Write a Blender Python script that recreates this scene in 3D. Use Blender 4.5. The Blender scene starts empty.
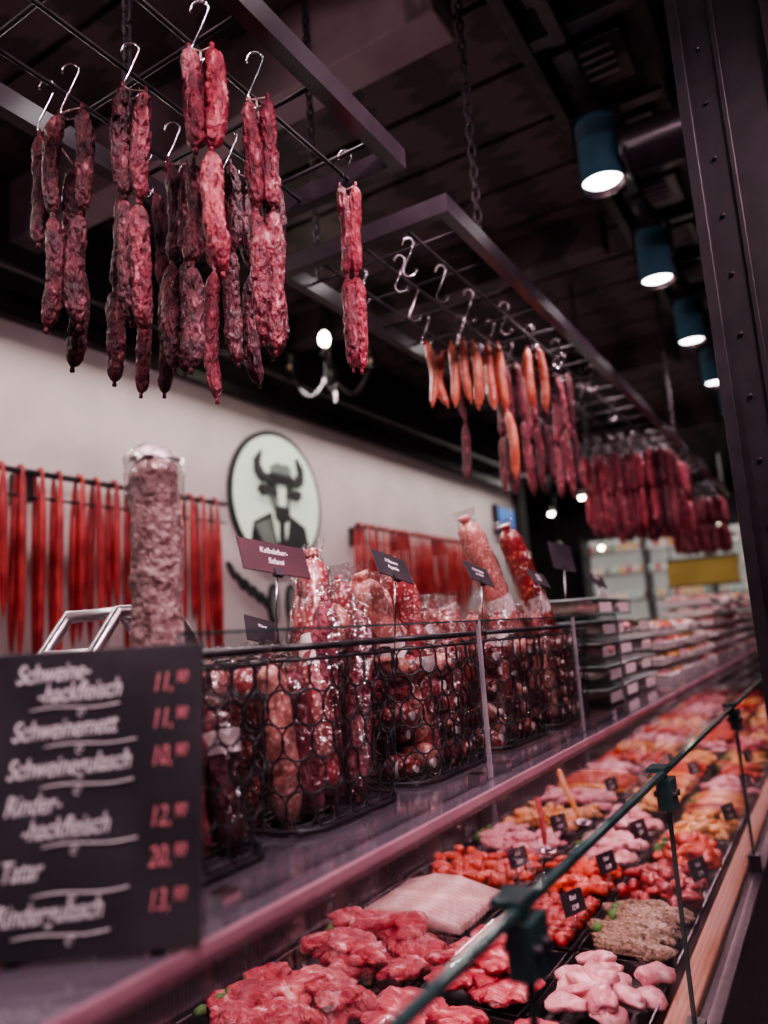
import bpy, math, random
from mathutils import Vector, Matrix, noise
random.seed(7)
R=random.uniform
ZC=1.5
def P(x,y,z): return Vector((x,y,z+ZC))

# ------------------------------------------------------------ materials
def new_mat(name):
    m=bpy.data.materials.new(name); m.use_nodes=True
    nt=m.node_tree; b=nt.nodes['Principled BSDF']
    return m,nt,b
def mat(name,c1,c2=None,rough=.5,metal=0,scale=20,bump=0,bscale=None,kind='noise',pos=(.4,.6),em=None,ems=0,coat=0,stretch=None,detail=4,c3=None):
    m,nt,b=new_mat(name)
    b.inputs['Roughness'].default_value=rough; b.inputs['Metallic'].default_value=metal
    b.inputs['Coat Weight'].default_value=coat; b.inputs['Coat Roughness'].default_value=.15
    tc=nt.nodes.new('ShaderNodeTexCoord'); mp=nt.nodes.new('ShaderNodeMapping')
    nt.links.new(tc.outputs['Object'],mp.inputs[0])
    if stretch: mp.inputs['Scale'].default_value=stretch
    if c2 is None: c2=tuple(x*.8 for x in c1)
    if kind=='noise':
        t=nt.nodes.new('ShaderNodeTexNoise'); t.inputs['Scale'].default_value=scale; t.inputs['Detail'].default_value=detail; o=t.outputs[0]
    elif kind=='voronoi':
        t=nt.nodes.new('ShaderNodeTexVoronoi'); t.inputs['Scale'].default_value=scale; o=t.outputs['Distance']
    elif kind=='wave':
        t=nt.nodes.new('ShaderNodeTexWave'); t.inputs['Scale'].default_value=scale; t.inputs['Distortion'].default_value=4; t.inputs['Detail'].default_value=3; o=t.outputs[0]
    nt.links.new(mp.outputs[0],t.inputs['Vector'])
    r=nt.nodes.new('ShaderNodeValToRGB'); nt.links.new(o,r.inputs[0])
    r.color_ramp.elements[0].position=pos[0]; r.color_ramp.elements[1].position=pos[1]
    r.color_ramp.elements[0].color=(*c1,1); r.color_ramp.elements[1].color=(*c2,1)
    if c3:
        e=r.color_ramp.elements.new(min(.98,pos[1]+.12)); e.color=(*c3,1)
    nt.links.new(r.outputs[0],b.inputs['Base Color'])
    if em: 
        b.inputs['Emission Color'].default_value=(*em,1); b.inputs['Emission Strength'].default_value=ems
    if bump:
        n=nt.nodes.new('ShaderNodeTexNoise'); n.inputs['Scale'].default_value=bscale or scale; n.inputs['Detail'].default_value=5
        nt.links.new(mp.outputs[0],n.inputs['Vector'])
        bp=nt.nodes.new('ShaderNodeBump'); bp.inputs['Strength'].default_value=bump; bp.inputs['Distance'].default_value=.01
        nt.links.new(n.outputs[0],bp.inputs['Height']); nt.links.new(bp.outputs[0],b.inputs['Normal'])
    return m
def thin_glass(name,tint=(.93,.97,.96),fac=.1,rough=.02,bump=0,top=.5,bs=55):
    m=bpy.data.materials.new(name); m.use_nodes=True; nt=m.node_tree; nt.nodes.clear()
    o=nt.nodes.new('ShaderNodeOutputMaterial'); mx=nt.nodes.new('ShaderNodeMixShader')
    t=nt.nodes.new('ShaderNodeBsdfTransparent'); t.inputs[0].default_value=(*tint,1)
    g=nt.nodes.new('ShaderNodeBsdfGlossy'); g.inputs['Roughness'].default_value=rough
    lw=nt.nodes.new('ShaderNodeLayerWeight'); lw.inputs[0].default_value=.35
    mr=nt.nodes.new('ShaderNodeMapRange'); mr.inputs[3].default_value=fac; mr.inputs[4].default_value=min(1,fac+top)
    pw=nt.nodes.new('ShaderNodeMath'); pw.operation='POWER'; pw.inputs[1].default_value=3
    nt.links.new(lw.outputs['Facing'],pw.inputs[0]); nt.links.new(pw.outputs[0],mr.inputs[0])
    nt.links.new(mr.outputs[0],mx.inputs[0]); nt.links.new(t.outputs[0],mx.inputs[1]); nt.links.new(g.outputs[0],mx.inputs[2])
    if bump:
        tc=nt.nodes.new('ShaderNodeTexCoord'); n=nt.nodes.new('ShaderNodeTexNoise'); n.inputs['Scale'].default_value=bs
        bp=nt.nodes.new('ShaderNodeBump'); bp.inputs['Strength'].default_value=bump; bp.inputs['Distance'].default_value=.01
        nt.links.new(tc.outputs['Object'],n.inputs['Vector']); nt.links.new(n.outputs[0],bp.inputs['Height'])
        nt.links.new(bp.outputs[0],g.inputs['Normal'])
    nt.links.new(mx.outputs[0],o.inputs[0]); return m
def emit(name,c,s):
    m,nt,b=new_mat(name); b.inputs['Base Color'].default_value=(*c,1)
    b.inputs['Emission Color'].default_value=(*c,1); b.inputs['Emission Strength'].default_value=s; return m

M={}
M['steel']=mat('black_steel',(.018,.014,.018),(.035,.028,.034),rough=.4,scale=30,bump=.05)
M['column']=mat('column_black_paint',(.010,.008,.011),(.018,.014,.018),rough=.45,scale=20,bump=.05)
M['rackbar']=mat('rack_black_paint',(.024,.017,.023),(.034,.025,.032),rough=.32,scale=15,coat=.3)
M['wire']=mat('rack_wire_dark',(.02,.016,.02),(.035,.028,.034),rough=.55,scale=15)
M['chrome']=mat('chrome',(.70,.66,.69),(.55,.52,.55),rough=.2,metal=1,scale=10)
M['inox']=mat('stainless_steel',(.55,.50,.53),(.42,.38,.41),rough=.3,metal=1,scale=6,stretch=(1,20,1))
M['dry_dark']=mat('dried_sausage_dark',(.035,.006,.012),(.13,.020,.032),rough=.5,scale=70,bump=1.0,bscale=150,pos=(.36,.62),c3=(.42,.18,.21),stretch=(1,1,.5),detail=10)
M['dry_red']=mat('dried_sausage_red',(.085,.010,.020),(.25,.036,.055),rough=.45,scale=65,bump=1.0,bscale=150,pos=(.36,.60),c3=(.60,.28,.31),stretch=(1,1,.5),detail=10)
M['dry_bright']=mat('sausage_bright_red',(.18,.016,.034),(.42,.055,.080),rough=.45,scale=65,bump=.9,bscale=150,pos=(.36,.60),c3=(.75,.38,.40),stretch=(1,1,.5),detail=10)
M['orange']=mat('smoked_sausage_orange',(.42,.085,.05),(.62,.18,.10),rough=.4,scale=25,bump=.3,bscale=60,coat=.2)
M['wallsaus']=mat('thin_red_sausage',(.34,.022,.028),(.55,.065,.06),rough=.45,scale=12,bump=.2,coat=.2)
M['salami']=mat('salami_marbled',(.62,.36,.34),(.25,.04,.045),rough=.4,scale=120,kind='voronoi',pos=(.15,.42),bump=.3,bscale=80,coat=.5)
M['salami_pink']=mat('salami_pink',(.68,.38,.33),(.46,.16,.14),rough=.4,scale=130,kind='voronoi',pos=(.15,.5),bump=.2,bscale=80,coat=.5)
M['salami_grey']=mat('salami_mould_casing',(.13,.055,.058),(.36,.23,.22),rough=.5,scale=85,pos=(.36,.66),bump=.8,bscale=110,detail=9,coat=.25,c3=(.55,.44,.42))
M['salami_dark']=mat('salami_dark_mottled',(.55,.17,.09),(.18,.018,.02),rough=.3,scale=75,kind='voronoi',pos=(.10,.42),bump=.3,coat=.6)
M['beef']=mat('beef_raw',(.34,.022,.042),(.56,.085,.10),rough=.35,scale=24,bump=.8,bscale=90,pos=(.38,.58),coat=.4,stretch=(1,2.2,1),c3=(.86,.52,.50),detail=10)
M['pork']=mat('pork_raw',(.62,.22,.25),(.78,.40,.41),rough=.33,scale=28,bump=.5,bscale=80,coat=.5,c3=(.9,.68,.66),detail=8)
M['marin']=mat('marinated_orange',(.72,.10,.02),(.52,.035,.02),rough=.25,scale=60,bump=.6,bscale=120,coat=.7)
M['marred']=mat('marinated_red',(.28,.012,.015),(.50,.04,.03),rough=.28,scale=60,bump=.6,bscale=120,coat=.7)
M['herb']=mat('herb_crusted',(.14,.12,.05),(.50,.29,.22),rough=.5,scale=150,bump=.8,bscale=190,coat=.3)
M['pale']=mat('pale_fat_slices',(.72,.48,.42),(.80,.62,.56),rough=.4,scale=20,coat=.3)
M['yellow']=mat('yellow_marinade',(.75,.30,.05),(.70,.42,.18),rough=.35,scale=30,bump=.4,coat=.5)
M['tray']=mat('black_tray_plastic',(.012,.012,.014),(.02,.02,.02),rough=.25,scale=10)
M['deck']=mat('case_deck',(.05,.03,.04),(.08,.05,.06),rough=.25,scale=5)
M['wood']=mat('wood_strip',(.28,.10,.045),(.40,.165,.075),rough=.4,scale=5,kind='wave',stretch=(6,1,6))
M['shelf']=mat('smoked_glass_shelf',(.085,.070,.090),(.12,.10,.122),rough=.06,scale=4,coat=1)
M['edge']=mat('shelf_edge_metal',(.60,.32,.38),(.50,.25,.31),rough=.25,metal=.5,scale=8)
M['glass']=thin_glass('clear_glass',(.92,.94,.94),.07,top=.65)
M['topglass']=thin_glass('lid_glass',(.80,.79,.83),.18,.015,top=.7)
M['gedge']=mat('glass_edge_dark_green',(.02,.045,.045),(.035,.07,.07),rough=.12,scale=20)
M['gedgel']=mat('glass_edge_light',(.36,.30,.33),(.26,.24,.26),rough=.1,scale=20,coat=1)
M['film']=thin_glass('plastic_film',(.97,.95,.95),.18,.10,1.0,bs=70)
M['boxpl']=thin_glass('clear_box_plastic',(.93,.97,.96),.18,.1,.2)
M['lid']=mat('box_lid',(.42,.55,.53),(.55,.62,.60),rough=.2,scale=10,coat=.6)
M['label']=mat('paper_label',(.72,.62,.61),(.62,.50,.50),rough=.5,scale=60)
M['wtray']=mat('white_foam_tray',(.80,.72,.71),(.72,.62,.61),rough=.5,scale=10,coat=.3)
M['chalk']=mat('chalkboard_slate',(.022,.019,.024),(.044,.037,.044),rough=.6,scale=9,bump=.05)
M['card']=mat('price_card_black',(.022,.018,.022),(.035,.028,.035),rough=.45,scale=9)
M['cardm']=mat('price_card_maroon',(.040,.010,.016),(.06,.016,.024),rough=.5,scale=9)
M['white']=mat('chalk_white',(.95,.88,.90),(.8,.72,.75),rough=.9,scale=150)
M['red']=mat('chalk_red',(.85,.30,.33),(.70,.18,.22),rough=.9,scale=150)
M['plaster']=mat('wall_plaster',(.70,.63,.61),(.62,.56,.54),rough=.85,scale=3,bump=.08,bscale=60)
M['darkw']=mat('dark_wall',(.022,.015,.019),(.035,.024,.03),rough=.8,scale=4,bump=.1)
M['ceil']=mat('dark_wood_ceiling',(.036,.022,.029),(.092,.056,.068),rough=.6,scale=3,kind='wave',stretch=(.3,4,1),bump=.25,bscale=20)
M['beam']=mat('grey_beam',(.24,.17,.19),(.32,.23,.25),rough=.7,scale=5,bump=.1)
M['label2']=mat('track_label',(.20,.16,.17),(.26,.21,.22),rough=.7,scale=5)
M['floor']=mat('floor_tile',(.10,.08,.09),(.14,.12,.12),rough=.35,scale=4)
M['lampb']=mat('lamp_body_teal_black',(.07,.18,.25),(.09,.23,.31),rough=.28,metal=.2,scale=4,coat=1)
M['lamp']=emit('lamp_lens',(1,.93,.95),16)
M['bulb']=emit('bulb_glow',(1,.97,.70),30)
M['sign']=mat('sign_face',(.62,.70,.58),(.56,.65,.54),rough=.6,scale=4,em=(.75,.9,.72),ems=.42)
M['ink']=mat('sign_ink',(.022,.026,.026),(.035,.04,.04),rough=.6,scale=10)
M['grey']=mat('sign_grey',(.24,.29,.25),(.18,.23,.20),rough=.6,scale=10)
M['screen']=emit('blue_screen',(.02,.09,.28),1.0)
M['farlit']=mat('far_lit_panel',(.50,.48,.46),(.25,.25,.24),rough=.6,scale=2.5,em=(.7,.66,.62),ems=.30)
M['yellowp']=mat('yellow_panel',(.42,.27,.07),(.34,.21,.05),rough=.5,scale=3,em=(.8,.5,.1),ems=.07)
M['string']=mat('twine',(.45,.32,.30),(.35,.25,.22),rough=.9,scale=40)
M['green']=mat('parsley_green',(.05,.16,.03),(.10,.25,.05),rough=.5,scale=30)

# ------------------------------------------------------------ mesh builder
class MB:
    def __init__(s): s.v=[];s.f=[];s.mi=[];s.sm=[];s.mats=[]
    def mid(s,k):
        if k not in s.mats: s.mats.append(k)
        return s.mats.index(k)
    def add(s,vs,fs,k,smooth=False):
        o=len(s.v); i=s.mid(k); s.v.extend(vs)
        for f in fs: s.f.append([a+o for a in f]); s.mi.append(i); s.sm.append(smooth)
    def box(s,lo,hi,k,M4=None):
        x0,y0,z0=lo;x1,y1,z1=hi
        vs=[Vector(p) for p in((x0,y0,z0),(x1,y0,z0),(x1,y1,z0),(x0,y1,z0),(x0,y0,z1),(x1,y0,z1),(x1,y1,z1),(x0,y1,z1))]
        if M4: vs=[M4@v for v in vs]
        s.add(vs,[(0,3,2,1),(4,5,6,7),(0,1,5,4),(1,2,6,5),(2,3,7,6),(3,0,4,7)],k)
    def tube(s,pts,rad,k,seg=8,closed=False,cap=True,amp=0,freq=50,seed=0,flat=None,smooth=True,wr=0):
        n=len(pts); pts=[Vector(p) for p in pts]
        if not hasattr(rad,'__len__'): rad=[rad]*n
        up=None; vs=[]
        for i,p in enumerate(pts):
            if closed: t=(pts[(i+1)%n]-pts[i-1])
            else: t=pts[min(i+1,n-1)]-pts[max(i-1,0)]
            if t.length<1e-9: t=Vector((0,0,1))
            t.normalize()
            if up is None:
                a=Vector((0,0,1)) if abs(t.z)<.9 else Vector((1,0,0))
                up=(a-t*a.dot(t)).normalized()
            else:
                up=up-t*up.dot(t)
                up=up.normalized() if up.length>1e-6 else Vector((1,0,0))
            w=t.cross(up)
            for j in range(seg):
                a=2*math.pi*j/seg
                d=up*math.cos(a)+w*math.sin(a)*(flat or 1)
                r=rad[i]
                if amp:
                    q=p+d*r
                    q1=Vector((q.x*freq,q.y*freq,q.z*freq*.6))+Vector((seed,seed*.3,0))
                    r*=1+amp*noise.noise(q1)+amp*.6*noise.noise(q1*2.3)
                    if wr:
                        q2=Vector((q.x*190,q.y*190,q.z*60))+Vector((0,seed,seed*.7))
                        r*=1+wr*.5-wr*2.2*abs(noise.noise(q2))
                vs.append(p+d*r)
        fs=[]
        for i in range(n if closed else n-1):
            a=i*seg; b=((i+1)%n)*seg
            for j in range(seg):
                j2=(j+1)%seg
                fs.append((a+j,a+j2,b+j2,b+j))
        s.add(vs,fs,k,smooth)
        if cap and not closed:
            o=len(s.v)-len(vs); i=s.mid(k)
            s.f.append([o+j for j in range(seg)][::-1]); s.mi.append(i); s.sm.append(False)
            s.f.append([o+(n-1)*seg+j for j in range(seg)]); s.mi.append(i); s.sm.append(False)
    def link(s,p0,p1,r,k,bend=Vector((0,0,0)),seg=14,rings=18,amp=.16,freq=55,nub=True,sharp=3.2,wr=0,r2=1):
        p0=Vector(p0);p1=Vector(p1);pts=[];rad=[];sd=R(0,50)
        for i in range(rings+1):
            t=.5-.5*math.cos(math.pi*i/rings)
            if sharp>=6: t=.55*t+.45*(i/rings)
            pts.append(p0.lerp(p1,t)+bend*math.sin(math.pi*t))
            e=abs(2*t-1)**sharp
            rad.append(max(r*.2,r*math.sqrt(max(0,1-e)))*(1+(r2-1)*t))
        s.tube(pts,rad,k,seg=seg,amp=amp,freq=freq,seed=sd,wr=wr)
        if nub:
            d=(p1-p0).normalized()
            s.tube([p0-d*.010,p0+d*.004],[r*.26,r*.2],k,seg=6)
            s.tube([p1-d*.004,p1+d*.009],[r*.2,r*.28],k,seg=6)
    def blob(s,c,r,k,rz=0,tilt=0,amp=.25,freq=14,nu=16,nv=10):
        sd=R(0,100); c=Vector(c)
        rot=Matrix.Rotation(rz,3,'Z')@Matrix.Rotation(tilt,3,'X'); vs=[]
        for i in range(nv+1):
            th=math.pi*i/nv
            for j in range(nu):
                ph=2*math.pi*j/nu
                d=Vector((math.sin(th)*math.cos(ph),math.sin(th)*math.sin(ph),math.cos(th)))
                q=Vector((d.x*r[0],d.y*r[1],d.z*r[2]))
                n1=noise.noise(q*freq+Vector((sd,0,0)))+.5*noise.noise(q*freq*2.5+Vector((0,sd,0)))+.25*noise.noise(q*freq*6+Vector((0,0,sd)))
                vs.append(c+rot@(q*(1+amp*n1)))
        fs=[]
        for i in range(nv):
            for j in range(nu):
                j2=(j+1)%nu; fs.append((i*nu+j,(i+1)*nu+j,(i+1)*nu+j2,i*nu+j2))
        s.add(vs,fs,k,True)
    def prism(s,pts,off,k):
        n=len(pts); pts=[Vector(p) for p in pts]; off=Vector(off)
        vs=pts+[p+off for p in pts]
        fs=[list(range(n))[::-1],[n+i for i in range(n)]]+[(i,(i+1)%n,n+(i+1)%n,n+i) for i in range(n)]
        s.add(vs,fs,k)
    def build(s,name,bevel=0,parent=None,mw=None):
        me=bpy.data.meshes.new(name); me.from_pydata([tuple(v) for v in s.v],[],s.f)
        for k in s.mats: me.materials.append(M[k])
        me.polygons.foreach_set('material_index',s.mi); me.polygons.foreach_set('use_smooth',s.sm)
        me.update(); o=bpy.data.objects.new(name,me); bpy.context.collection.objects.link(o)
        if mw: o.matrix_world=mw
        if bevel:
            b=o.modifiers.new('bevel','BEVEL'); b.width=bevel; b.segments=2; b.limit_method='ANGLE'
        if parent: o.parent=parent
        return o
def arc(c,r,a0,a1,u,v,n=12):
    c=Vector(c);return [c+Vector(u)*r*math.cos(a0+(a1-a0)*i/n)+Vector(v)*r*math.sin(a0+(a1-a0)*i/n) for i in range(n+1)]

# ------------------------------------------------------------ room
XW=-2.8; TOP=3.55
def slab(name,lo,hi,k,bevel=0,parent=None):
    m=MB(); m.box(lo,hi,k); return m.build(name,bevel,parent)
slab('floor',(-5,-2,-.1),(3,12.2,0),'floor')
slab('ceiling',(-5,-2,TOP),(3,12.2,TOP+.1),'ceil')
slab('wall_left',(XW-.12,-2,0),(XW,7.35,2.93),'plaster')
slab('wall_left_upper',(XW-.12,-2,2.93),(XW,7.35,TOP),'darkw')
slab('wall_side',(-5.1,7.35,0),(-5,12.1,TOP),'darkw')
slab('wall_back',(-5,12,0),(3,12.1,TOP),'darkw')
slab('wall_right',(3,-2,0),(3.1,12.1,TOP),'darkw')
slab('wall_front',(-5,-2.1,0),(3,-2,TOP),'darkw')
slab('trim_wall_top',(XW,-2,2.90),(XW+.05,7.35,2.97),'steel')
for y in (1.78,3.6,5.6,7.8):
    m=MB(); m.box((-2.8 if y<7.35 else -4.9,y-.07,TOP-.30 if y<2 else TOP-.22),(-.75,y+.07,TOP),'beam' if y<2 else 'ceil'); m.build('ceiling_beam',.006)
m=MB()
for i in range(38):
    y=-1+i*.34
    m.box((-2.78,y,TOP-.025),(2.9,y+.315,TOP-.001),'ceil')
m.build('ceiling_planks',.004)
m=MB()
m.box((-.64,-1.5,TOP-.22),(-.60,11,TOP-.12),'steel'); m.box((-.28,-1.5,TOP-.22),(-.24,11,TOP-.12),'steel')
m.box((-.64,-1.5,TOP-.12),(-.24,11,TOP-.09),'steel')
for i in range(26):
    y=-1.2+i*.47
    m.box((-.60,y,TOP-.215),(-.28,y+.05,TOP-.19),'rackbar')
    m.box((-.56,y+.12,TOP-.20),(-.34,y+.36,TOP-.17),'rackbar')
    for q in range(4): m.box((-.53,y+.16+q*.045,TOP-.204),(-.38,y+.175+q*.045,TOP-.2),'label2')
m.box((-.52,-1.5,TOP-.26),(-.48,11,TOP-.22),'rackbar')
for i in range(12): m.box((-.52,-.9+i,TOP-.26),(-.48,-.86+i,TOP),'steel')
m.build('ceiling_lamp_track',.004)
m=MB(); m.tube([(-.05,1.4,TOP-.2),(-.05,11.5,TOP-.2)],.13,'steel',seg=24)
for i in range(11): m.tube([(-.05,1.6+i,TOP-.2),(-.05,1.66+i,TOP-.2)],.14,'rackbar',seg=24)
for i in range(6): m.box((-.07,2+1.8*i,TOP-.1),(-.03,2.04+1.8*i,TOP),'steel')
m.build('ventilation_pipe')

# ------------------------------------------------------------ spot lamps
def spot_lamp(x,y,zb,light=True,e=60,tgt=None,h=.25,col=(1,.76,.83),ang=75):
    m=MB(); r=.078
    m.tube([(0,0,0),(0,0,.012),(0,0,.015),(0,0,h-.03),(0,0,h-.008),(0,0,h)],[r,r,r*.96,r*.96,r*.9,r*.6],'lampb',seg=32,cap=False)
    m.tube([(0,0,0),(0,0,.006),(0,0,.05)],[r*.99,r*.86,r*.7],'chrome',seg=32,cap=False)
    m.tube([(0,0,.02),(0,0,.024)],r*.78,'lamp',seg=32)
    m.tube([(0,0,h-.01),(0,0,h+.0)],r*.6,'lampb',seg=24)
    for q in range(5): m.tube([(0,0,h-.045-q*.012),(0,0,h-.041-q*.012)],r*.985,'rackbar',seg=32)
    top=TOP-.26-zb
    m.tube([(0,0,h-.01),(0,0,top)],.012,'steel',seg=10)
    m.box((-.03,-.05,top-.03),(.03,.05,top),'rackbar')
    m.box((-r-.008,-.012,h*.45),(-r*.9,.012,h+.03),'steel'); m.box((r*.9,-.012,h*.45),(r+.008,.012,h+.03),'steel'); m.box((-r-.008,-.012,h+.025),(r+.008,.012,h+.037),'steel')
    o=m.build('ceiling_spot_lamp'); o.location=(x,y,zb)
    if light:
        L=bpy.data.lights.new('spot_beam','SPOT'); L.energy=e; L.color=col; L.spot_size=math.radians(ang); L.spot_blend=.6; L.shadow_soft_size=.05
        lo=bpy.data.objects.new('spot_beam',L); bpy.context.collection.objects.link(lo); lo.parent=o
        lo.location=(0,0,-.01)
        if tgt: 
            d=Vector(tgt)-Vector((x,y,zb)); lo.rotation_euler=d.to_track_quat('-Z','Y').to_euler()
    return o
for y in (2.47,3.39,4.31,5.23,6.15,7.1,8.0):
    spot_lamp(-.5,y,3.0,True,55,(-.75,y-.1,1.0))
for y in (.30,1.15):
    spot_lamp(-.5,y,3.0,True,50,(-.8,y+.25,1.0))
m=MB()
m.tube([(-.42,2.5,3.11),(-.40,2.5,3.11),(-.395,2.5,3.11),(-.18,2.5,3.11)],[.095,.095,.08,.08],'rackbar',seg=28)
m.tube([(-.425,2.5,3.11),(-.415,2.5,3.11)],.085,'chrome',seg=28)
m.tube([(-.25,2.5,3.11),(-.25,2.5,TOP-.12)],.015,'steel')
m.build('swivel_lamp_head')
def aisle(x,y,e,tgt,col=(1,.66,.76),ang=60):
    m=MB(); 
    d=(Vector(tgt)-Vector((x,y,3.1))).normalized(); c=Vector((x,y,3.1))
    m.tube([c,c+d*.02-d*.22],.055,'lampb',seg=20); m.tube([c-d*.1,Vector((x,y,TOP))],.012,'steel')
    m.tube([c+d*.001,c+d*.004],.045,'lamp',seg=20)
    o=m.build('aisle_spot_lamp')
    L=bpy.data.lights.new('aisle_beam','SPOT'); L.energy=e; L.color=col; L.spot_size=math.radians(ang); L.spot_blend=.7; L.shadow_soft_size=.05
    lo=bpy.data.objects.new('aisle_beam',L); bpy.context.collection.objects.link(lo); lo.location=c+d*.02
    lo.rotation_euler=d.to_track_quat('-Z','Y').to_euler()
    lo.parent=o
aisle(.55,-.25,110,(-.8,.9,2.2))
aisle(.75,.6,85,(-.7,1.6,1.6))
aisle(.8,1.9,70,(-.8,3.0,1.8))
aisle(.4,.1,60,(-.6,.6,1.35),(1,.82,.86),50)  # unseen lamp, added to brighten the shadowed chalkboard
aisle(.2,-.6,35,(-1.3,1.7,3.4),(1,.70,.80),80)  # added out of view, aimed upward to brighten the near ceiling beam

# ------------------------------------------------------------ hanging racks
def rack(name,x0,x1,y0,y1,z,chains):
    m=MB(); t=.045
    def hb(a,b): m.box(a,b,'rackbar')
    hb((x1-.028,y0,z),(x1,y1,z+t)); hb((x0,y0,z),(x0+.028,y1,z+t))
    hb((x0+.028,y0,z),(x1-.028,y0+.028,z+t)); hb((x0+.028,y1-.028,z),(x1-.028,y1,z+t))
    n=3
    for i in range(1,n+1):
        x=x0+(x1-x0)*i/(n+1); m.tube([(x,y0+.01,z+.012),(x,y1-.01,z+.012)],.0045,'wire',seg=6)
    y=y0+.13
    while y<y1-.05:
        m.tube([(x0+.01,y,z+.022),(x1-.01,y,z+.022)],.0045,'wire',seg=6); y+=.19
    for (cx,cy) in chains:
        zz=z+t; i=0
        m.tube(arc((cx,cy,zz+.005),.016,0,2*math.pi,(0,1,0),(0,0,1),12)[:-1],.004,'wire',seg=6,closed=True)
        zz+=.02
        while zz<TOP-.02:
            u=(1,0,0) if i%2 else (0,1,0); c=Vector((cx,cy,zz)); pts=[]
            for q in range(10):
                a=2*math.pi*q/10; pts.append(c+Vector(u)*.0095*math.cos(a)+Vector((0,0,1))*.021*math.sin(a))
            m.tube(pts,.004,'wire',seg=5,closed=True); zz+=.031; i+=1
        m.box((cx-.03,cy-.03,TOP-.03),(cx+.03,cy+.03,TOP-.001),'rackbar')
    return m.build(name)
ZR=.95+ZC
rack('hanging_meat_rack',-1.15,-.64,-.3,1.25,ZR,[(-.66,.1),(-1.135,.95),(-1.135,.55)])
rack('hanging_meat_rack',-1.15,-.64,1.44,6.7,ZR,[(-.655,1.66),(-1.135,1.62),(-.655,4.3),(-1.135,4.3),(-.655,6.5)])

LD=Vector((.853,.522,0)); FD=Vector((-.522,.853,0))
def hook(m,x,y,ztop,length=.06):
    c1=Vector((x,y,ztop)); u=LD
    p=arc(c1,.014,math.radians(200),math.radians(-20),u,(0,0,1),8)
    q=arc(Vector((x,y,ztop-length)),.016,math.radians(150),math.radians(370),u,(0,0,1),9)
    m.tube(p+[Vector((x,y,ztop-length*.5))]+q,.0022,'chrome',seg=6)
def strand(m,base,zt,links,r,k,jit=.007,bend=.007,seg=14,rings=18,amp=.2,wr=0,sharp=5,freq=55):
    p=Vector((base.x,base.y,zt)); 
    for i,l in enumerate(links):
        q=p+Vector((R(-jit,jit),R(-jit,jit),-l))
        a=R(0,6.28)
        m.link(p,q,r*R(.88,1.08),k,bend=Vector((math.cos(a),math.sin(a),0))*bend*R(.3,1.3),seg=seg,rings=rings,amp=amp,wr=wr,sharp=sharp,freq=freq,r2=R(.88,1.12))
        p=q+Vector((R(-.003,.003),R(-.003,.003),-.008))
def bunch(name,x,y,strands,r=.0152,hl=.055,**kw):
    m=MB(); hook(m,x,y,ZR+.02,hl+.02); hb=Vector((x,y,ZR-hl))
    for (la,fo,dz,links,k) in strands:
        b=Vector((x,y,0))+LD*la+FD*fo; zt=ZR-dz
        m.tube([hb,Vector((b.x,b.y,zt+.004))],.002,'string',seg=5)
        strand(m,b,zt,links,r,k,**kw)
    return m.build(name)
D,RD,BR='dry_dark','dry_red','dry_bright'
big=dict(seg=36,rings=64,amp=.20,wr=.26,sharp=6,freq=38,bend=.011,jit=.009)
bunch('dried_sausage_bunch',-.977,.70,[(-.018,0,.065,(.18,.19),D),(.022,-.005,.06,(.185,.19),D)],**big)
bunch('dried_sausage_bunch',-1.04,.70,[(-.012,0,.075,(.20,),D),(.035,.03,.12,(.17,.18),D)],**big)
bunch('dried_sausage_bunch',-.862,.728,[(-.012,0,.05,(.19,.20),D),(.026,-.004,.065,(.19,.205),RD)],**big)
bunch('dried_sausage_bunch',-1.05,.92,[(-.05,0,.07,(.19,.18),D),(-.015,.02,.08,(.19,.19),D),(.022,0,.07,(.19,.21),D)],**big)
bunch('dried_sausage_bunch',-.713,.736,[(-.018,0,.05,(.17,),RD),(.018,-.004,.055,(.165,.19),BR),(-.024,.035,.22,(.16,.16),D)],**big)
bunch('dried_sausage_bunch',-.95,.90,[(-.010,0,.05,(.2,.2),D),(.028,0,.06,(.19,.21),D)],**big)
bunch('dried_sausage_bunch',-.88,.98,[(.0,0,.04,(.18,.22),D),(-.034,.01,.05,(.20,.25),RD),(.03,.02,.06,(.19,.22),D)],**big)
bunch('dried_sausage_bunch',-.712,.862,[(-.012,0,.06,(.19,.22),RD),(.020,-.004,.06,(.19,.24),RD),(.006,.03,.16,(.19,.14),D)],**big)
bunch('dried_sausage_bunch',-.735,1.163,[(-.014,0,.05,(.19,.19),RD),(.018,0,.05,(.19,.19),BR)],**big)
kw2=dict(seg=14,rings=20,amp=.08,bend=.018,jit=.008)
bunch('smoked_sausage_bunch',-.987,1.974,[(0,0,.06,(.2,),'orange')],**kw2)
bunch('smoked_sausage_bunch',-.90,2.05,[(-.065,0,.09,(.17,),'orange'),(-.035,0,.06,(.2,),'orange'),(0.005,0,.05,(.2,),'orange'),(.035,0,.06,(.21,),'orange'),(.0,.05,.1,(.2,.18),D)],**kw2)
bunch('smoked_sausage_bunch',-.84,2.15,[(-.015,0,.05,(.21,),'orange'),(.02,0,.05,(.22,.21),'orange'),(.04,.04,.12,(.2,.2),D)],**kw2)
bunch('smoked_sausage_bunch',-.75,2.27,[(-.015,0,.05,(.20,),'orange'),(.022,0,.05,(.21,),'orange')],**kw2)
kw3=dict(seg=14,rings=24,amp=.2,bend=.01)
for (x,y) in ((-.86,2.36),(-.80,2.45),(-.75,2.6),(-.9,2.65),(-.84,2.8),(-.95,2.5)):
    bunch('dried_sausage_bunch',x,y,[(-.022,0,.06,(.2,.2),RD),(.02,0,.05,(.2,.21),random.choice((RD,D,D)))],**kw3)
m=MB()
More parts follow.
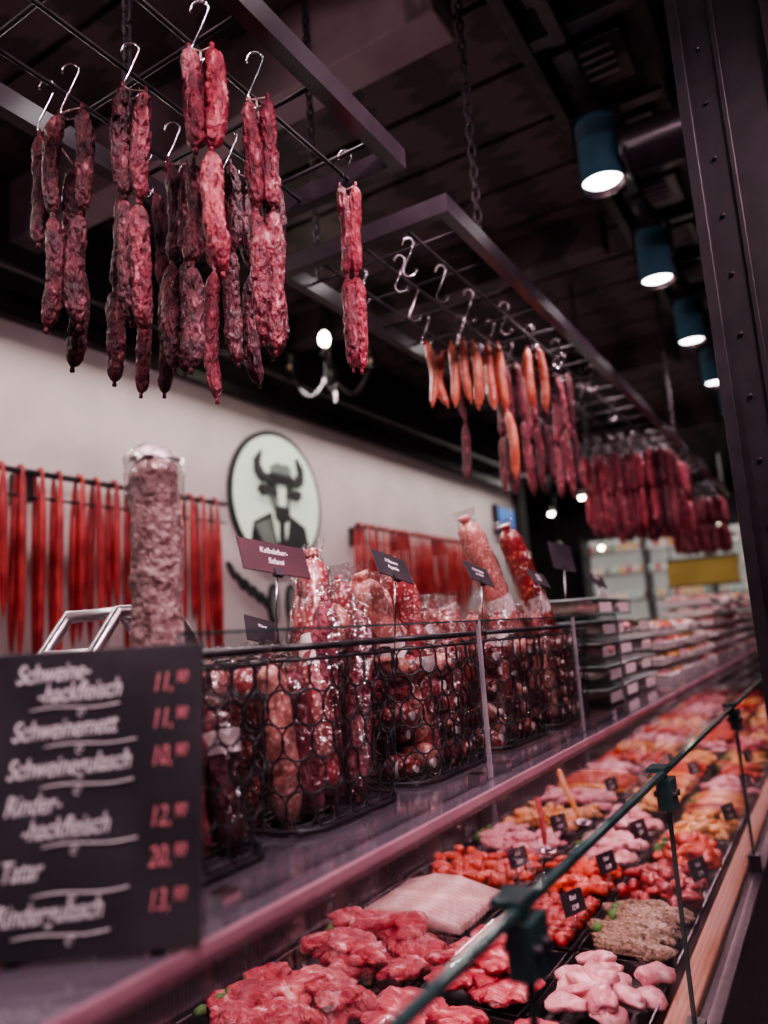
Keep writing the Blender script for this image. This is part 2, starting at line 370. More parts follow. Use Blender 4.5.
for (x,y) in ((-.80,1.54),(-.86,1.60),(-.80,1.72),(-.92,1.78),(-.80,1.9),(-.98,1.6),(-.75,2.05),(-.72,2.45),(-.7,2.8),(-.95,2.3),(-.8,3.0),(-.9,3.2),(-.75,3.3)):
    hook(m,x,y,ZR+.02,.075)
m.build('steel_s_hooks')
m=MB()
for i in range(7):
    for j in range(6):
        x=-1.08+i*.068+R(-.01,.01); y=4.0+j*.14+R(-.02,.02); hook(m,x,y,ZR+.02,.07)
        for la in (-.018,.018):
            strand(m,Vector((x,y,0))+LD*la,ZR-.06-R(0,.03),(R(.18,.22),R(.17,.22)),.019,random.choice((RD,RD,BR,D)),seg=8,rings=10,amp=.1)
m.build('hanging_sausage_cluster')
m=MB()
for i in range(5):
    for j in range(3):
        x=-1.0+i*.08; y=6.0+j*.18; hook(m,x,y,ZR+.02,.07)
        for la in (-.018,.018): strand(m,Vector((x,y,0))+LD*la,ZR-.06-R(0,.03),(.2,.2),.02,RD,seg=8,rings=10,amp=.1)
m.build('hanging_sausage_cluster')

# ------------------------------------------------------------ wall rails with thin red sausages
def wallrail(y0,y1,z,lens):
    m=MB(); x=XW+.12
    m.tube([(x,y0,z+ZC),(x,y1,z+ZC)],.014,'steel',seg=10)
    m.tube([(x,y0,z+ZC-.10),(x,y1,z+ZC-.10)],.006,'steel',seg=8)
    y=y0+.1
    while y<y1:
        m.box((XW,y-.015,z+ZC-.12),(x,y+.015,z+ZC+.01),'steel'); y+=.6
    y=y0+.03
    while y<y1-.02:
        L=R(*lens)
        for s in (-1,1):
            xx=x+s*.024
            m.link((xx,y+R(-.006,.006),z+ZC+.01),(xx+R(-.01,.01),y+R(-.010,.010),z+ZC-L*R(.88,1)),.0175,'wallsaus',bend=Vector((0,R(-.008,.008),0)),seg=8,rings=10,amp=.08,freq=12)
        m.tube(arc((x,y,z+ZC+.0),.022,0,math.pi,(1,0,0),(0,0,1),6),.006,'wallsaus',seg=6)
        y+=R(.08,.10)
    return m.build('wall_sausage_rail')
wallrail(1.05,2.86,.73,(.6,.9)); wallrail(4.1,5.9,.73,(.5,.7))

# ------------------------------------------------------------ bull sign
def bullsign():
    m=MB(); x=XW+.002; cy,cz=3.42,2.335; Rr=.425
    def W(pts): return [Vector((0,cy+a,cz+b)) for a,b in pts]
    def flat(pts,k,lv): 
        m.prism([p+Vector((x,0,0)) for p in W(pts)],(.02+.006*lv,0,0),k)
    circ=lambda r,n=56,a=0,b=0,ry=None:[(a+r*math.cos(2*math.pi*i/n),b+(ry or r)*math.sin(2*math.pi*i/n)) for i in range(n)]
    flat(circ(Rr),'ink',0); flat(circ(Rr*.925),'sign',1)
    flat([(-.27,-.27),(-.24,-.15),(-.08,-.08),(.08,-.08),(.24,-.15),(.27,-.27),(.16,-.345),(0,-.375),(-.16,-.345)],'ink',2)
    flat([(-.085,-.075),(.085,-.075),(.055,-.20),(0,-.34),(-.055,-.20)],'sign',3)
    flat([(-.020,-.13),(.020,-.13),(.032,-.28),(0,-.33),(-.032,-.28)],'ink',4)
    flat([(-.24,-.17),(-.10,-.12),(-.04,-.33),(-.12,-.34)],'grey',3)
    flat([(-.11,.12),(.11,.12),(.10,.02),(.065,-.06),(.065,-.10),(.03,-.13),(-.03,-.13),(-.065,-.10),(-.065,-.06),(-.10,.02)],'grey',4)
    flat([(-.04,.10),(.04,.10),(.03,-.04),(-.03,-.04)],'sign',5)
    flat([(-.065,-.05),(.065,-.05),(.06,-.115),(.03,-.14),(-.03,-.14),(-.06,-.115)],'ink',6)
    for s in (-1,1):
        flat(circ(.017,12,s*.06,.035),'ink',6)
        flat([(s*.10,.07),(s*.18,.075),(s*.20,.04),(s*.16,.005),(s*.09,.02)][::s],'ink',5)
        flat([(s*.07,.14),(s*.15,.145),(s*.185,.19),(s*.165,.28),(s*.225,.22),(s*.225,.14),(s*.17,.09),(s*.08,.09)][::s],'ink',5)
    flat([(-.20,.105),(-.10,.085),(.10,.085),(.20,.105),(.20,.13),(.09,.125),(-.09,.125),(-.20,.13)],'ink',7)
    flat([(-.09,.12),(.09,.12),(.075,.205),(.04,.22),(0,.21),(-.04,.22),(-.075,.205)],'grey',7)
    flat([(-.092,.12),(.092,.12),(.088,.15),(-.088,.15)],'ink',8)
    for i in range(10):
        s=-1 if i<5 else 1; j=i%5
        c0=s*(.17+.065*j)+.02; c1=-.60+.035*j+ (0.0 if j<4 else .02)
        d=math.radians(90-s*35)
        flat([(c0+.06*math.cos(q)*math.cos(d)-.016*math.sin(q)*math.sin(d),c1+.06*math.cos(q)*math.sin(d)+.016*math.sin(q)*math.cos(d)) for q in [2*math.pi*t/12 for t in range(12)]],'ink',0)
    for a in (-.07,.09): flat(circ(.045,20,a,-.62,.12),'ink',0); flat(circ(.03,20,a,-.62,.09),'grey',1)
    m.build('bull_logo_wall_sign')
bullsign()
m=MB(); m.box((XW,6.75,2.42),(XW+.06,7.2,2.70),'steel'); m.box((XW+.06,6.78,2.45),(XW+.064,7.17,2.67),'screen'); m.build('wall_monitor',.004)

m=MB(); m.tube([(-2.6,-1.9,1.53+ZC),(-2.6,7.3,1.53+ZC)],.018,'rackbar',seg=12)
for i in range(8): m.box((-2.8,-1+i*1.1,1.52+ZC),(-2.6,-.97+i*1.1,1.54+ZC),'steel')
m.build('ceiling_pipe_rail',.003)
m=MB(); c=Vector((-2.35,3.42,1.50+ZC))
m.tube([c+Vector((0,0,-.05)),(c.x,c.y,TOP)],.012,'steel'); m.blob(c,(.05,.05,.06),'steel',amp=0)
for i in range(4):
    a=i*math.pi/2+.5; d=Vector((math.cos(a),math.sin(a),0))
    pts=[c+d*(.02+.22*t)+Vector((0,0,-.13*math.sin(math.pi*t)+.05*t)) for t in [k/10 for k in range(11)]]
    m.tube(pts,.010,'steel',seg=6); e=pts[-1]
    m.tube([e,e+Vector((0,0,.012))],[.02,.032],'steel',seg=14); m.tube([e+Vector((0,0,.01)),e+Vector((0,0,.06))],.012,'pale',seg=10)
    b=e+Vector((0,0,.09)); m.blob(b,(.03,.03,.045),'bulb' if i==3 else 'ink',amp=0)
m.build('chandelier')

# ------------------------------------------------------------ counter case
case=bpy.data.objects.new('refrigerated_display_case',None); bpy.context.collection.objects.link(case)
YE=8.2; XG=-.284; ZS=1.25
m=MB()
m.box((-1.2,-1.0,.08),(-.30,YE,.80),'steel'); m.box((-1.15,-1.0,0),(-.36,YE,.08),'tray')
m.box((-1.16,-1.0,.80),(-.30,YE,.815),'deck')
m.box((-.346,-1.0,.815),(-.302,YE,.838),'wood')
m.box((-.30,-1.0,.60),(-.262,YE,.83),'steel')
m.box((-1.2,-1.0,.80),(-1.17,YE,1.22),'inox')
m.build('case_body',.003,case)
m=MB(); ys=[-1.0,.68,1.32,2.25,3.2,4.15,5.1,6.05,7.0,8.2]
for a,b in zip(ys[:-1],ys[1:]):
    m.box((XG-.003,a+.003,.84),(XG+.003,b-.003,1.245),'glass')
    m.box((XG-.0045,a+.003,1.245),(XG+.0045,b-.003,1.252),'gedge')
    m.box((XG-.0035,b-.0045,.84),(XG+.0035,b-.001,1.245),'gedge')
    m.add([Vector((-.494,a+.002,1.243)),Vector((XG-.006,a+.002,1.247)),Vector((XG-.006,b-.002,1.247)),Vector((-.494,b-.002,1.243))],[(0,1,2,3)],'topglass')
for y in ys[1:-1]:
    m.box((XG-.012,y-.022,1.19),(XG+.012,y+.022,1.238),'gedge'); m.tube([(XG-.018,y-.011,1.214),(XG+.018,y-.011,1.214)],.005,'steel',seg=10); m.tube([(XG-.018,y+.011,1.214),(XG+.018,y+.011,1.214)],.005,'steel',seg=10)
    m.box((XG-.025,y-.022,1.249),(XG+.004,y+.022,1.256),'gedge')
    m.box((XG-.014,y-.02,.83),(XG+.014,y+.02,.87),'steel')
m.build('front_glass_screen',0,case)
m=MB(); m.box((-1.16,-1.0,ZS-.014),(-.505,YE,ZS),'shelf'); m.box((-.505,-1.0,ZS-.010),(-.497,YE,ZS+.002),'edge')
m.box((-.56,-1.0,ZS-.030),(-.52,YE,ZS-.014),'inox')
m.build('counter_top_shelf',0,case)
m=MB()
for y in (-.6,.9,2.4,3.9,5.4,6.9,8.1): m.tube([(-1.135,y,.815),(-1.135,y,ZS-.014)],.014,'inox',seg=14)
m.build('shelf_support_posts',0,case)
slab('staff_worktop',(-1.55,-1.0,.0),(-1.21,YE,1.02),'inox',.005)
m=MB(); gs=[(.505,1.185),(1.195,1.72),(1.73,2.12)]
for a,b in gs:
    m.box((-.540,a,ZS+.002),(-.535,b,ZS+.262),'glass')
    m.box((-.5405,a,ZS+.262),(-.5345,b,ZS+.2645),'gedge')
    m.box((-.5395,b-.001,ZS+.002),(-.5355,b+.0005,ZS+.264),'gedgel')
    m.box((-.5395,a-.0005,ZS+.002),(-.5355,a+.001,ZS+.264),'gedgel')
    for y in (a+.05,b-.05): m.box((-.548,y-.012,ZS),(-.527,y+.012,ZS+.02),'chrome')
m.build('shelf_glass_guard',0,case)

# ------------------------------------------------------------ wire baskets
def basket(y0,y1,x0=-.84,x1=-.60,h=.235,z0=ZS+.002):
    m=MB(); cx,cy=(x0+x1)/2,(y0+y1)/2; hx,hy=(x1-x0)/2,(y1-y0)/2; rc=.06
    def per():
        pts=[]
        for (sx,sy,a0) in ((1,-1,-90),(1,1,0),(-1,1,90),(-1,-1,180)):
            for i in range(7):
                a=math.radians(a0+15*i); pts.append((sx*(hx-rc)+rc*math.cos(a),sy*(hy-rc)+rc*math.sin(a)))
        return pts
    pp=per(); n=len(pp); seglen=[math.dist(pp[i],pp[(i+1)%n]) for i in range(n)]; T=sum(seglen)
    def at(s,t):
        s%=T; i=0
        while s>seglen[i]: s-=seglen[i]; i=(i+1)%n
        f=s/seglen[i]; a,b=pp[i],pp[(i+1)%n]; sc=.90+.10*t
        return Vector((cx+(a[0]*(1-f)+b[0]*f)*sc,cy+(a[1]*(1-f)+b[1]*f)*sc,z0+.004+t*h))
    for t,r in ((0,.0035),(1,.005),(.93,.0025)):
        m.tube([at(T*i/60,t) for i in range(60)],r,'steel',seg=6,closed=True)
    cols=round(T/.042); rw=T/cols/2; rows=5
    for j in range(rows):
        for i in range(cols):
            s0=(i+.5*(j%2))*T/cols; t0=(.02+(j+.5)*.92/rows)
            m.tube([at(s0+rw*1.08*math.cos(q),min(.95,max(0,t0+(.56*.93/rows)*math.sin(q)))) for q in [2*math.pi*k/14 for k in range(14)]],.0016,'steel',seg=4,closed=True)
    for i in range(9):
        x=x0+.02+(x1-x0-.04)*i/8; m.tube([(cx+(x-cx)*.9,cy-hy*.88,z0+.003),(cx+(x-cx)*.9,cy+hy*.88,z0+.003)],.0015,'steel',seg=4)
    return m.build('wire_basket')
B=[(.485,.745),(.77,1.055),(1.075,1.405),(1.43,1.74),(1.76,2.09)]
bo=[basket(*b) for b in B]

def film_pack(m,p0,p1,r):
    p0=Vector(p0);p1=Vector(p1); pts=[p0.lerp(p1,t) for t in [k/24 for k in range(25)]]
    rad=[r*(1.28 if 2<k<21 else (1.05 if k in (1,2,21,22) else .8)) for k in range(25)]
    m.tube(pts,rad,'film',seg=18,amp=.3,freq=45,seed=R(0,50),flat=.85,cap=False)
    e=p1+(p1-p0).normalized()*.03
    m.tube([p1,p1.lerp(e,.5),e],[r*.7,r*1.0,r*1.15],'film',seg=12,amp=.3,freq=60,flat=.25,cap=False)
def upright(m,x,y,L,r,k,lx=0,ly=0,film=True):
    p0=Vector((x,y,ZS+.012)); p1=p0+Vector((lx,ly,L))
    m.link(p0,p1,r,k,bend=Vector((R(-.008,.008),R(-.008,.008),0)),seg=24,rings=30,amp=.14,freq=35,sharp=9,wr=.05)
    if film: film_pack(m,p0,p1,r)
    if random.random()<.22:
        c=p0.lerp(p1,R(.6,.75)); d=(p1-p0).normalized()
        m.tube([c,c+d*.028],r*1.12,'label',seg=20,cap=False)
def pile(bi,ks,step=.052,Lr=(.24,.33),rr=(.020,.026),lean=.03,ends=False,leanx=-.02,cut=None):
    y0,y1=B[bi]; m=MB()
    xs=[-.775,-.72,-.665] if not ends else [-.785,-.74]
    for xi,x in enumerate(xs):
        y=y0+.045
        while y<y1-.035:
            r=R(*rr); L=R(*Lr)-(xi*.03)
            short=cut and y<cut+(.06 if xi==0 else 0)
            if short: L=R(.18,.215)
            upright(m,x+R(-.008,.008),y,L,r,random.choice(ks),leanx+R(-.015,.015),(lean*R(.5,1.3)+R(-.02,.02) if not short else R(-.01,.01)),film=random.random()<.75); y+=step*R(.95,1.15)
    if ends:
        z=ZS+.03; row=0
        while z<ZS+.20:
            y=y0+.048+(row%2)*.024+R(-.006,.006)
            while y<y1-.04:
                if random.random()<.82:
                    x1=-.640+R(-.035,.006); r=R(.016,.024); zz=z+R(-.008,.008)
                    m.link((-.705,y+R(-.02,.02),zz),(x1,y+R(-.015,.015),zz+R(-.015,.018)),r,random.choice(ks),seg=18,rings=16,amp=.16,sharp=4.5)
                    if random.random()<.45: m.tube([(x1-.020,y,zz),(x1-.036,y,zz)],r*1.08,'label',seg=14,cap=False)
                    m.tube([(x1-.002,y,zz),(x1+.006,y,zz)],[r*.3,r*.42],'label',seg=8)
                    if random.random()<.5: film_pack(m,(-.70,y,zz),(x1-.005,y,zz),r)
                y+=R(.042,.056)
            z+=.041; row+=1
        for q in range(3):
            y=R(y0+.06,y1-.08); upright(m,-.66,y,R(.21,.27),.021,random.choice(ks),R(-.03,0),R(-.06,.06),True)
    return m.build('packaged_salami_pile')
pile(0,['dry_dark','salami','dry_red'],Lr=(.18,.22),lean=.01)
pile(1,['salami','salami_pink','salami','dry_red'],Lr=(.33,.38),rr=(.020,.026),lean=.07,cut=.90)
pile(2,['salami','salami_pink','salami'],Lr=(.28,.36),lean=-.03,ends=True,rr=(.024,.03),step=.06)
pile(3,['salami','salami_pink','salami_dark'],Lr=(.24,.32),lean=-.03,ends=True,rr=(.022,.028),step=.058)
pile(4,['salami_dark','salami_pink','salami'],Lr=(.24,.31),lean=-.02,ends=True,rr=(.022,.028),step=.058)
m=MB(); a=Vector((-.70,.632,ZS+.01)); b=Vector((-.703,.624,ZS+.485))
m.link(a,b,.0305,'salami_grey',seg=36,rings=80,amp=.12,freq=38,sharp=30,nub=True,wr=.09)
m.tube([b-Vector((0,0,.05)),b-Vector((0,0,.02)),b-Vector((0,0,.002)),b+Vector((.0,0,.008)),b+Vector((.002,0,.016))],[.0335,.035,.034,.026,.012],'film',seg=24,amp=.25,freq=90)
m.tube([b-Vector((0,0,.002)),b+Vector((.0,0,.006)),b+Vector((.004,0,.014))],[.027,.020,.010],'label',seg=16,amp=.5,freq=110)
m.build('salami_stick')
def big_stick(p0,p1,r,k):
    m=MB(); m.link(P(*p0),P(*p1),r,k,seg=28,rings=50,amp=.08,sharp=14,wr=.04)
    d=(P(*p1)-P(*p0)).normalized(); e=P(*p1)
    m.tube([e,e+d*.015],[r*.35,r*.5],k,seg=12,amp=.2,freq=80)
    c=P(*p0).lerp(e,.5); m.tube([c,c+d*.05],r*1.03,'label',seg=24,cap=False)
    film_pack(m,P(*p0),e,r*.88)
    m.build('salami_stick')
big_stick((-.68,1.845,-.20),(-.76,1.66,.262),.033,'salami_pink')
big_stick((-.66,2.04,-.20),(-.75,1.90,.262),.033,'salami_dark')
big_stick((-.70,1.40,-.20),(-.75,1.27,.13),.031,'salami')
big_stick((-.67,1.22,-.2),(-.73,1.13,.10),.028,'salami_pink')
big_stick((-.66,.88,-.22),(-.73,.98,.13),.026,'salami')

# stacks of clear boxes on the shelf
def box_stack(name,y0,y1,x0,x1,layers,h,fill,lid='lid',base='boxpl'):
    m=MB(); ny=max(1,round((y1-y0)/.22)); w=(y1-y0)/ny
    for i in range(ny):
        for l in range(layers-(1 if i%3==2 else 0)):
            j=R(-.012,.012); a=y0+i*w+.006+j*.5; b=y0+(i+1)*w-.006+j*.5; z=ZS+.001+l*h
            m.box((x0+.01+j,a+.01,z),(x1-.01+j,b-.01,z+h*(.72 if base=='boxpl' else .34)),base)
            m.box((x0+j,a,z+h*.74),(x1+j,b,z+h*.80),lid if base=='boxpl' else 'boxpl')
            if base!='boxpl': m.box((x0+j,a,z+h*.34),(x1+j,b,z+h*.40),base)
            else: m.box((x1-.009+j,a+.05,z+h*.15),(x1-.007+j,b-.05,z+h*.6),'label')
            for q in range(7): m.blob((R(x0+.05,x1-.04),R(a+.04,b-.04),z+h*.45),(.045,.04,h*.26),random.choice(fill),nu=10,nv=7)
    return m.build(name,.003)
box_stack('clear_food_box_stack',2.16,2.9,-.86,-.60,5,.066,['pork','pale','pale'])
box_stack('clear_food_box_stack',3.05,4.3,-.88,-.60,4,.062,['yellow','pork','marin','pale'],base='wtray')
box_stack('clear_food_box_stack',4.5,5.6,-.9,-.60,6,.062,['pork','pale','marred'],base='wtray')
box_stack('clear_food_box_stack',5.8,8.0,-.9,-.60,6,.066,['beef','pork','yellow'],base='wtray')

# ------------------------------------------------------------ price cards / chalkboard
def frame_mat(o,xd,nd):
    x=Vector(xd).normalized(); n=Vector(nd); n=(n-x*n.dot(x)).normalized(); y=n.cross(x)
    return Matrix(((x.x,y.x,n.x,o[0]),(x.y,y.y,n.y,o[1]),(x.z,y.z,n.z,o[2]),(0,0,0,1)))
def text(par,s,x,y,size,k,sx=1,sy=1,rot=0,shear=.25,z=.0035,al='LEFT',off=.0):
    c=bpy.data.curves.new('lettering','FONT'); c.body=s; c.size=size; c.shear=shear; c.align_x=al; c.offset=off; c.extrude=.0003
    c.materials.append(M[k]); o=bpy.data.objects.new('lettering',c); bpy.context.collection.objects.link(o)
    o.parent=par; o.location=(x,y,z); o.scale=(sx,sy,1); o.rotation_euler=(0,0,rot); return o
bl=P(-.655,.370,-.246)
mwB=frame_mat(bl,(.827,.562,.0),(.56,-.80,.14))
m=MB(); m.box((0,0,-.003),(.197,.252,.003),'chalk')
for q in (.03,.15): m.box((q,0,-.045),(q+.015,.004,-.003),'steel'); m.box((q,.0,-.006),(q+.015,.12,-.003),'steel')
board=m.build('chalkboard_price_sign',.0012,mw=mwB)
rows=[('Schweine-',.030,.224,''),('-hackfleisch',.050,.206,'1190'),('Schweinemett',.030,.174,'1190'),('Schweinegulasch',.028,.142,'1090'),('Rinder-',.028,.112,''),('-hackfleisch',.044,.092,'1290'),('Tatar',.028,.060,'2090'),('Rindergulasch',.026,.026,'1390')]
for (t,x,y,p) in rows:
    text(board,t,x,y,.0190,'white',.84,1.25,rot=.04,off=.0001,shear=.35)
    if p:
        text(board,p[:-2]+',',.152,y+.004,.0195,'red',.80,1.2,off=.0,rot=.05,shear=.3); text(board,p[-2:],.173,y+.011,.0125,'red',.85,1.2,off=.0,shear=.3)
m=MB()
for y in (.200,.168,.134,.086,.048,.017):
    x0=.06+R(-.02,.01); m.tube([(x0+i*.01,y+.0015*math.sin(i*.8)+i*.0003,.0036) for i in range(9)],.0006,'white',seg=4)
    m.tube([(.09+.003*math.cos(q),y-.004+.003*math.sin(q),.0036) for q in (0,1,2,3,4,5)],.0006,'white',seg=4)
o=m.build('chalk_strokes'); o.parent=board
def card(x,y,z,w,h,lines,k='card',tilt=.5,rollz=-.25,stick=True,down=.12,size=.011):
    xd=Vector((.25,.96,rollz)); mw=frame_mat(P(x,y,z),xd,(.80,-.30,tilt))
    m=MB(); m.box((-w/2,-h/2,-.001),(w/2,h/2,.001),k); 
    if stick:
        imw=mw.inverted(); a=Vector((0,-h*.4,-.002)); b=imw@(mw@a+Vector((-.01,0,-down))); m.tube([a,b],.0015,'chrome',seg=6)
        m.box((-.008,-h*.5-.004,-.004),(.008,-h*.35,.003),'steel')
    o=m.build('price_card',mw=mw)
    for i,t in enumerate(lines): text(o,t,0,h*.12-i*size*1.3,size,'white',.8,1,z=.0014,al='CENTER')
    return o
card(-.715,.865,.124,.122,.056,['Kalbsleber-','Salami'],'cardm',.45,-.12,size=.014)
card(-.655,1.11,.116,.085,.055,['3 Bauern','Paprika'],tilt=.6)
card(-.655,1.475,.116,.080,.052,['2 Stck. Salami','am Stück'],size=.009,tilt=.6)
card(-.655,1.85,.118,.078,.046,['2 Pack','Salami'],size=.009,tilt=.6)
card(-.72,2.27,.205,.125,.085,[''],rollz=-.1,tilt=.2,down=.2)
card(-.655,2.40,.130,.10,.045,['Käsewurst'],size=.009)
card(-.86,1.00,.02,.07,.05,['Wurst'],stick=True,size=.009)

# ------------------------------------------------------------ meat trays
def tray(xc,yc,w,l,kind):
    m=MB(); z=.8165; hw,hl=w/2-.003,l/2-.003; hi=.9
    m.box((xc-hw*hi,yc-hl*hi,z),(xc+hw*hi,yc+hl*hi,z+.003),'tray')
    for (ax,ay,bx,by) in ((-1,-1,1,-1),(1,-1,1,1),(1,1,-1,1),(-1,1,-1,-1)):
        a0=Vector((xc+ax*hw*hi,yc+ay*hl*hi,z)); b0=Vector((xc+bx*hw*hi,yc+by*hl*hi,z))
        a1=Vector((xc+ax*hw*.97,yc+ay*hl*.97,z+.03)); b1=Vector((xc+bx*hw*.97,yc+by*hl*.97,z+.03))
        a2=Vector((xc+ax*hw,yc+ay*hl,z+.03)); b2=Vector((xc+bx*hw,yc+by*hl,z+.03))
        m.add([a0,b0,b1,a1,a2,b2],[(0,1,2,3),(3,2,5,4)],'tray')
    near=yc<2.7; nu,nv=((34,22) if near else (12,8))
    def pos(e=.8): return xc+R(-hw,hw)*e,yc+R(-hl,hl)*e
    if kind=='beef':
        n=int(17*w/.2)
        for i in range(n):
            x,y=pos(.80 if i<n*.6 else .6); m.blob((x,y,z+.028+.045*i/n),(R(.038,.062),R(.026,.040),R(.012,.019)),'beef',R(0,3),R(-.55,.55),.38,30,nu,nv)
    elif kind=='pork':
        n=int(17*w/.2)
        for i in range(n):
            x,y=pos(.78 if i<n*.6 else .55); m.blob((x,y,z+.026+.026*i/n),(R(.032,.048),R(.022,.030),R(.010,.015)),'pork',R(0,3),R(-.5,.5),.36,30,nu,nv)
    elif kind in('marin','marred','yellow'):
        n=int(46*w/.2)
        for i in range(n):
            x,y=pos(.82); m.blob((x,y,z+.022+.028*i/n),(R(.018,.030),R(.012,.018),R(.009,.013)),kind,R(0,3),R(-.6,.6),.5,36,nu//2+2,nv//2+2)
    elif kind=='herb':
        for i in range(9):
            x,y=xc+R(-.12,.12)*hw,yc-hl*.8+i*hl*1.6/8; m.blob((x,y,z+.035),(hw*.8,.022,.018),kind,R(-.3,.3),R(.2,.6),.5,34,nu,nv)
    elif kind=='skew':
        for i in range(8):
            y=yc-hl*.8+i*hl*1.6/7
            for q in range(6): m.blob((xc-hw*.72+q*hw*.29,y+R(-.006,.006),z+.033),(.018,.016,.015),'marred',R(0,3),0,.45,34,12,8)
            m.tube([(xc-hw*.8,y,z+.035),(xc+hw*.95,y,z+.045)],.0018,'wood',seg=5)
    elif kind=='pale':
        for i in range(13):
            y=yc-hl*.85+i*hl*1.7/12
            m.tube([(xc-hw*.8,y,z+.03),(xc-hw*.3,y,z+.045),(xc+hw*.1,y,z+.048),(xc+hw*.8,y,z+.03)],[.012,.018,.018,.012],'pale',seg=10,flat=.6,amp=.15,freq=40)
    elif kind=='saus':
        for i in range(11):
            y=yc-hl*.85+i*hl*1.7/10; m.link((xc-hw*.85,y,z+.028+.012*(i%2)),(xc+hw*.85,y+R(-.01,.01),z+.03+.012*(i%2)),.014,random.choice(('orange','yellow','orange')),bend=Vector((0,.01,.008)),seg=10,rings=12,amp=.06)
    if random.random()<.4:
        for q in range(5): m.blob((xc-hw*.8+R(0,.02),yc+R(-.5,.5)*hl,z+.045),(.012,.010,.010),'green',R(0,3),0,.8,60,8,6)
    return m.build('meat_tray')
step=.29
A=['beef','pork','herb','marred','marin','yellow','saus','pork','marin']
Bk=['beef','beef','skew','marin','pork','pork','yellow','saus','marin']
C=['beef','beef','pale','marin','pork','yellow','pork','saus','pork']
for i in range(-1,22):
    y=.81+i*step
    def kk(L): return L[i-1] if 1<=i<=len(L) else ('beef' if i<1 else random.choice(['beef','pork','marin','yellow','marred']))
    tray(-.455,y+.03,.20,step-.01,kk(A)); tray(-.665,y+.02,.21,step-.01,kk(Bk)); tray(-.94,y,.33,step-.01,kk(C))
for (x,y) in ((-.56,1.60),(-.565,1.88),(-.36,1.9),(-.78,1.85),(-.79,2.2),(-.56,2.2),(-.36,2.45),(-.57,2.6),(-.78,2.75),(-.36,2.9),(-.56,3.1),(-.4,3.4)):
    xd=Vector((.35,.93,0)); mw=frame_mat((x,y,.925),xd,(.85,-.35,.25))
    m=MB(); m.box((-.034,-.022,-.001),(.034,.022,.001),'card'); imw=mw.inverted(); m.tube([Vector((0,-.02,-.001)),imw@Vector((x-.005,y,.85))],.0015,'chrome',seg=5)
    o=m.build('tray_price_tag',mw=mw); text(o,'Rind',0,.004,.014,'white',.8,1,z=.0014,al='CENTER'); text(o,'12,90',0,-.014,.013,'white',.8,1,z=.0014,al='CENTER')
m=MB(); m.tube([(-.80,2.42,.89),(-.86,2.50,.95),(-.90,2.56,1.0)],[.008,.011,.010],'yellow',seg=10); m.blob((-.78,2.39,.880),(.03,.022,.01),'chrome',amp=0); m.build('serving_tongs')
m=MB(); m.tube([(-.80,2.10,.89),(-.83,2.17,.95),(-.85,2.2,.99)],[.006,.009,.008],'wallsaus',seg=10); m.blob((-.785,2.07,.880),(.03,.022,.01),'chrome',amp=0); m.build('serving_tongs')

# ------------------------------------------------------------ steel column right foreground
m=MB()
m.box((-.145,1.60,0),(.30,1.63,TOP),'column')
m.box((-.145,1.585,0),(-.122,1.60,TOP),'column'); m.box((-.065,1.592,0),(-.055,1.60,TOP),'column'); m.box((.03,1.58,0),(.05,1.60,TOP),'column')
m.box((-.145,1.63,0),(-.12,1.80,TOP),'column')
z=.1
while z<TOP:
    for x in (-.093,): m.tube([(x,1.60,z),(x,1.594,z),(x,1.592,z)],[.005,.005,.003],'rackbar',seg=8)
    z+=.13
m.build('steel_column',.002)

# ------------------------------------------------------------ staff side items
m=MB()
pts=[(-1.42,.90,1.02),(-1.42,.96,1.50),(-1.42,1.02,1.58),(-1.42,1.16,1.59),(-1.42,1.22,1.52),(-1.42,1.26,1.02)]
for dx in (0,.16): m.tube([(p[0]+dx,p[1],p[2]) for p in pts],.015,'inox',seg=10)
for i in (1,2,3,4): m.tube([pts[i],(pts[i][0]+.16,pts[i][1],pts[i][2])],.012,'inox',seg=8)
m.box((-1.45,.85,1.022),(-1.22,1.45,1.08),'inox'); m.tube([(-1.36,1.10,1.28),(-1.33,1.10,1.28)],.13,'inox',seg=36); m.box((-1.44,1.0,1.08),(-1.37,1.2,1.4),'inox')
m.build('meat_slicer',.003)
m=MB(); m.box((-2.78,-.5,.86),(-2.2,7.2,.92),'inox'); 
for y in (-.4,1.5,3.4,5.3,7.1):
    m.box((-2.75,y,0),(-2.70,y+.05,.86),'inox'); m.box((-2.28,y,0),(-2.23,y+.05,.86),'inox')
m.box((-2.76,-.45,.3),(-2.24,7.15,.33),'inox'); m.build('wall_worktable',.004)
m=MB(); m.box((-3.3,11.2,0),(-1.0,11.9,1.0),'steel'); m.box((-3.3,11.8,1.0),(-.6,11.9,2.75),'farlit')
for z in (1.35,1.75,2.15,2.5):
    m.box((-3.3,11.4,z),(-.6,11.8,z+.03),'inox')
    for i in range(24): m.blob((-3.2+i*.108,11.6,z+.09),(.04,.05,.07),random.choice(('pale','beef','grey','lid','yellow')),amp=.1,nu=8,nv=6)
for x in (-3.32,-2.4,-1.5,-.6): m.box((x,11.38,1.0),(x+.04,11.9,2.8),'steel')
m.build('far_refrigerated_shelf')
m=MB(); m.box((-1.75,9.6,1.85),(-.95,9.66,2.16),'yellowp'); m.box((-1.77,9.59,1.83),(-.93,9.67,1.85),'steel'); m.box((-1.77,9.59,2.16),(-.93,9.67,2.18),'steel')
for x in (-1.7,-1.0): m.tube([(x,9.63,2.17),(x,9.63,TOP)],.008,'steel')
m.build('yellow_hanging_sign')
m=MB()
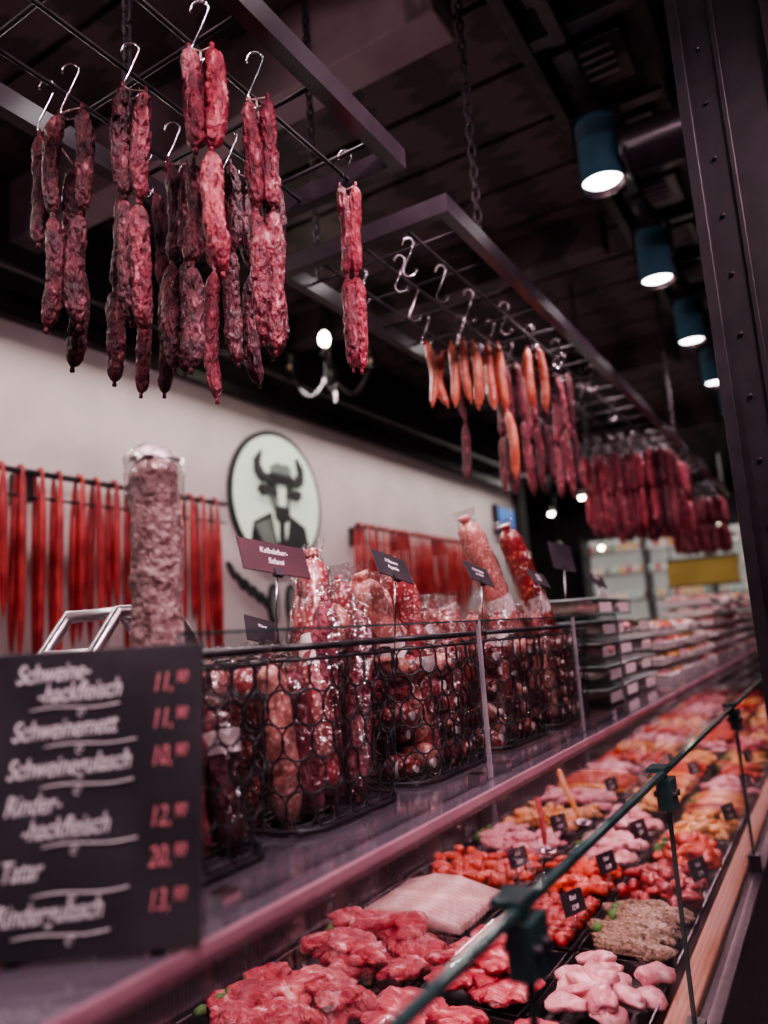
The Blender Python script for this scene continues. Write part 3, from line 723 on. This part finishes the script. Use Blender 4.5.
for (x,y,z) in ((-3.2,10,2.55),(-2.7,10.3,2.5),(-2.3,9.6,2.75),(-1.9,10.5,2.6),(-1.5,9.2,2.9),(-1.2,10.6,2.65),(-3.0,9.2,2.9),(-2.5,8.9,3.0)):
    m.tube([(x,y,z+.04),(x,y,TOP)],.006,'steel',seg=5); m.tube([(x,y,z+.06),(x,y,z+.03),(x,y,z)],[.015,.05,.06],'steel',seg=12,cap=False); m.blob((x,y,z+.005),(.035,.035,.035),'bulb',amp=0,nu=10,nv=8)
m.build('pendant_lamp_row')
m=MB(); m.box((-3.0,7.36,0),(-2.75,7.6,TOP),'darkw'); m.build('wall_pier')

# ------------------------------------------------------------ lights
def area(name,loc,sx,sy,e,col,rot,parent=None):
    L=bpy.data.lights.new(name,'AREA'); L.shape='RECTANGLE'; L.size=sx; L.size_y=sy; L.energy=e; L.color=col
    o=bpy.data.objects.new(name,L); bpy.context.collection.objects.link(o); o.location=loc
    o.rotation_euler=rot; o.parent=parent; return o
area('case_led_strip',(-.54,2.6,1.21),.03,7.0,27,(1,.58,.67),(0,math.radians(8),0),case)
area('case_led_rear',(-1.0,2.6,1.22),.03,7.0,16,(1,.62,.70),(0,0,0),case)
area('wall_wash_led',(-2.45,2.6,2.98),.06,9.0,80,(1,.86,.85),(0,math.radians(-24),0))
area('far_ceiling_light',(-2,9.8,3.4),2,1.5,60,(1,.95,.90),(0,0,0))
area('aisle_ceiling_light',(1.2,1.5,3.45),.6,4,65,(1,.64,.76),(0,0,0))

w=bpy.data.worlds.new('World'); bpy.context.scene.world=w; w.use_nodes=True
w.node_tree.nodes['Background'].inputs[0].default_value=(.7,.46,.58,1); w.node_tree.nodes['Background'].inputs[1].default_value=.08

# ------------------------------------------------------------ camera
cd=bpy.data.cameras.new('camera'); cam=bpy.data.objects.new('camera',cd); bpy.context.collection.objects.link(cam)
cd.sensor_fit='VERTICAL'; cd.sensor_height=36; cd.sensor_width=27; cd.lens=26.0
Rm=Matrix(((.8508,.1395,.5067),(.5216,-.1064,-.8465),(-.0642,.9845,-.1633)))
cam.matrix_world=Matrix.Translation((0,0,ZC))@Rm.to_quaternion().to_matrix().to_4x4()
cd.clip_start=.02
cd.dof.use_dof=True; cd.dof.focus_distance=1.28; cd.dof.aperture_fstop=1.9
bpy.context.scene.camera=cam
try:
    bpy.context.scene.view_settings.view_transform='AgX'; bpy.context.scene.view_settings.look='AgX - Medium High Contrast'
    bpy.context.scene.view_settings.exposure=.25
except Exception as e: print(e)
print('VERTS',sum(len(o.data.vertices) for o in bpy.data.objects if o.type=='MESH'))
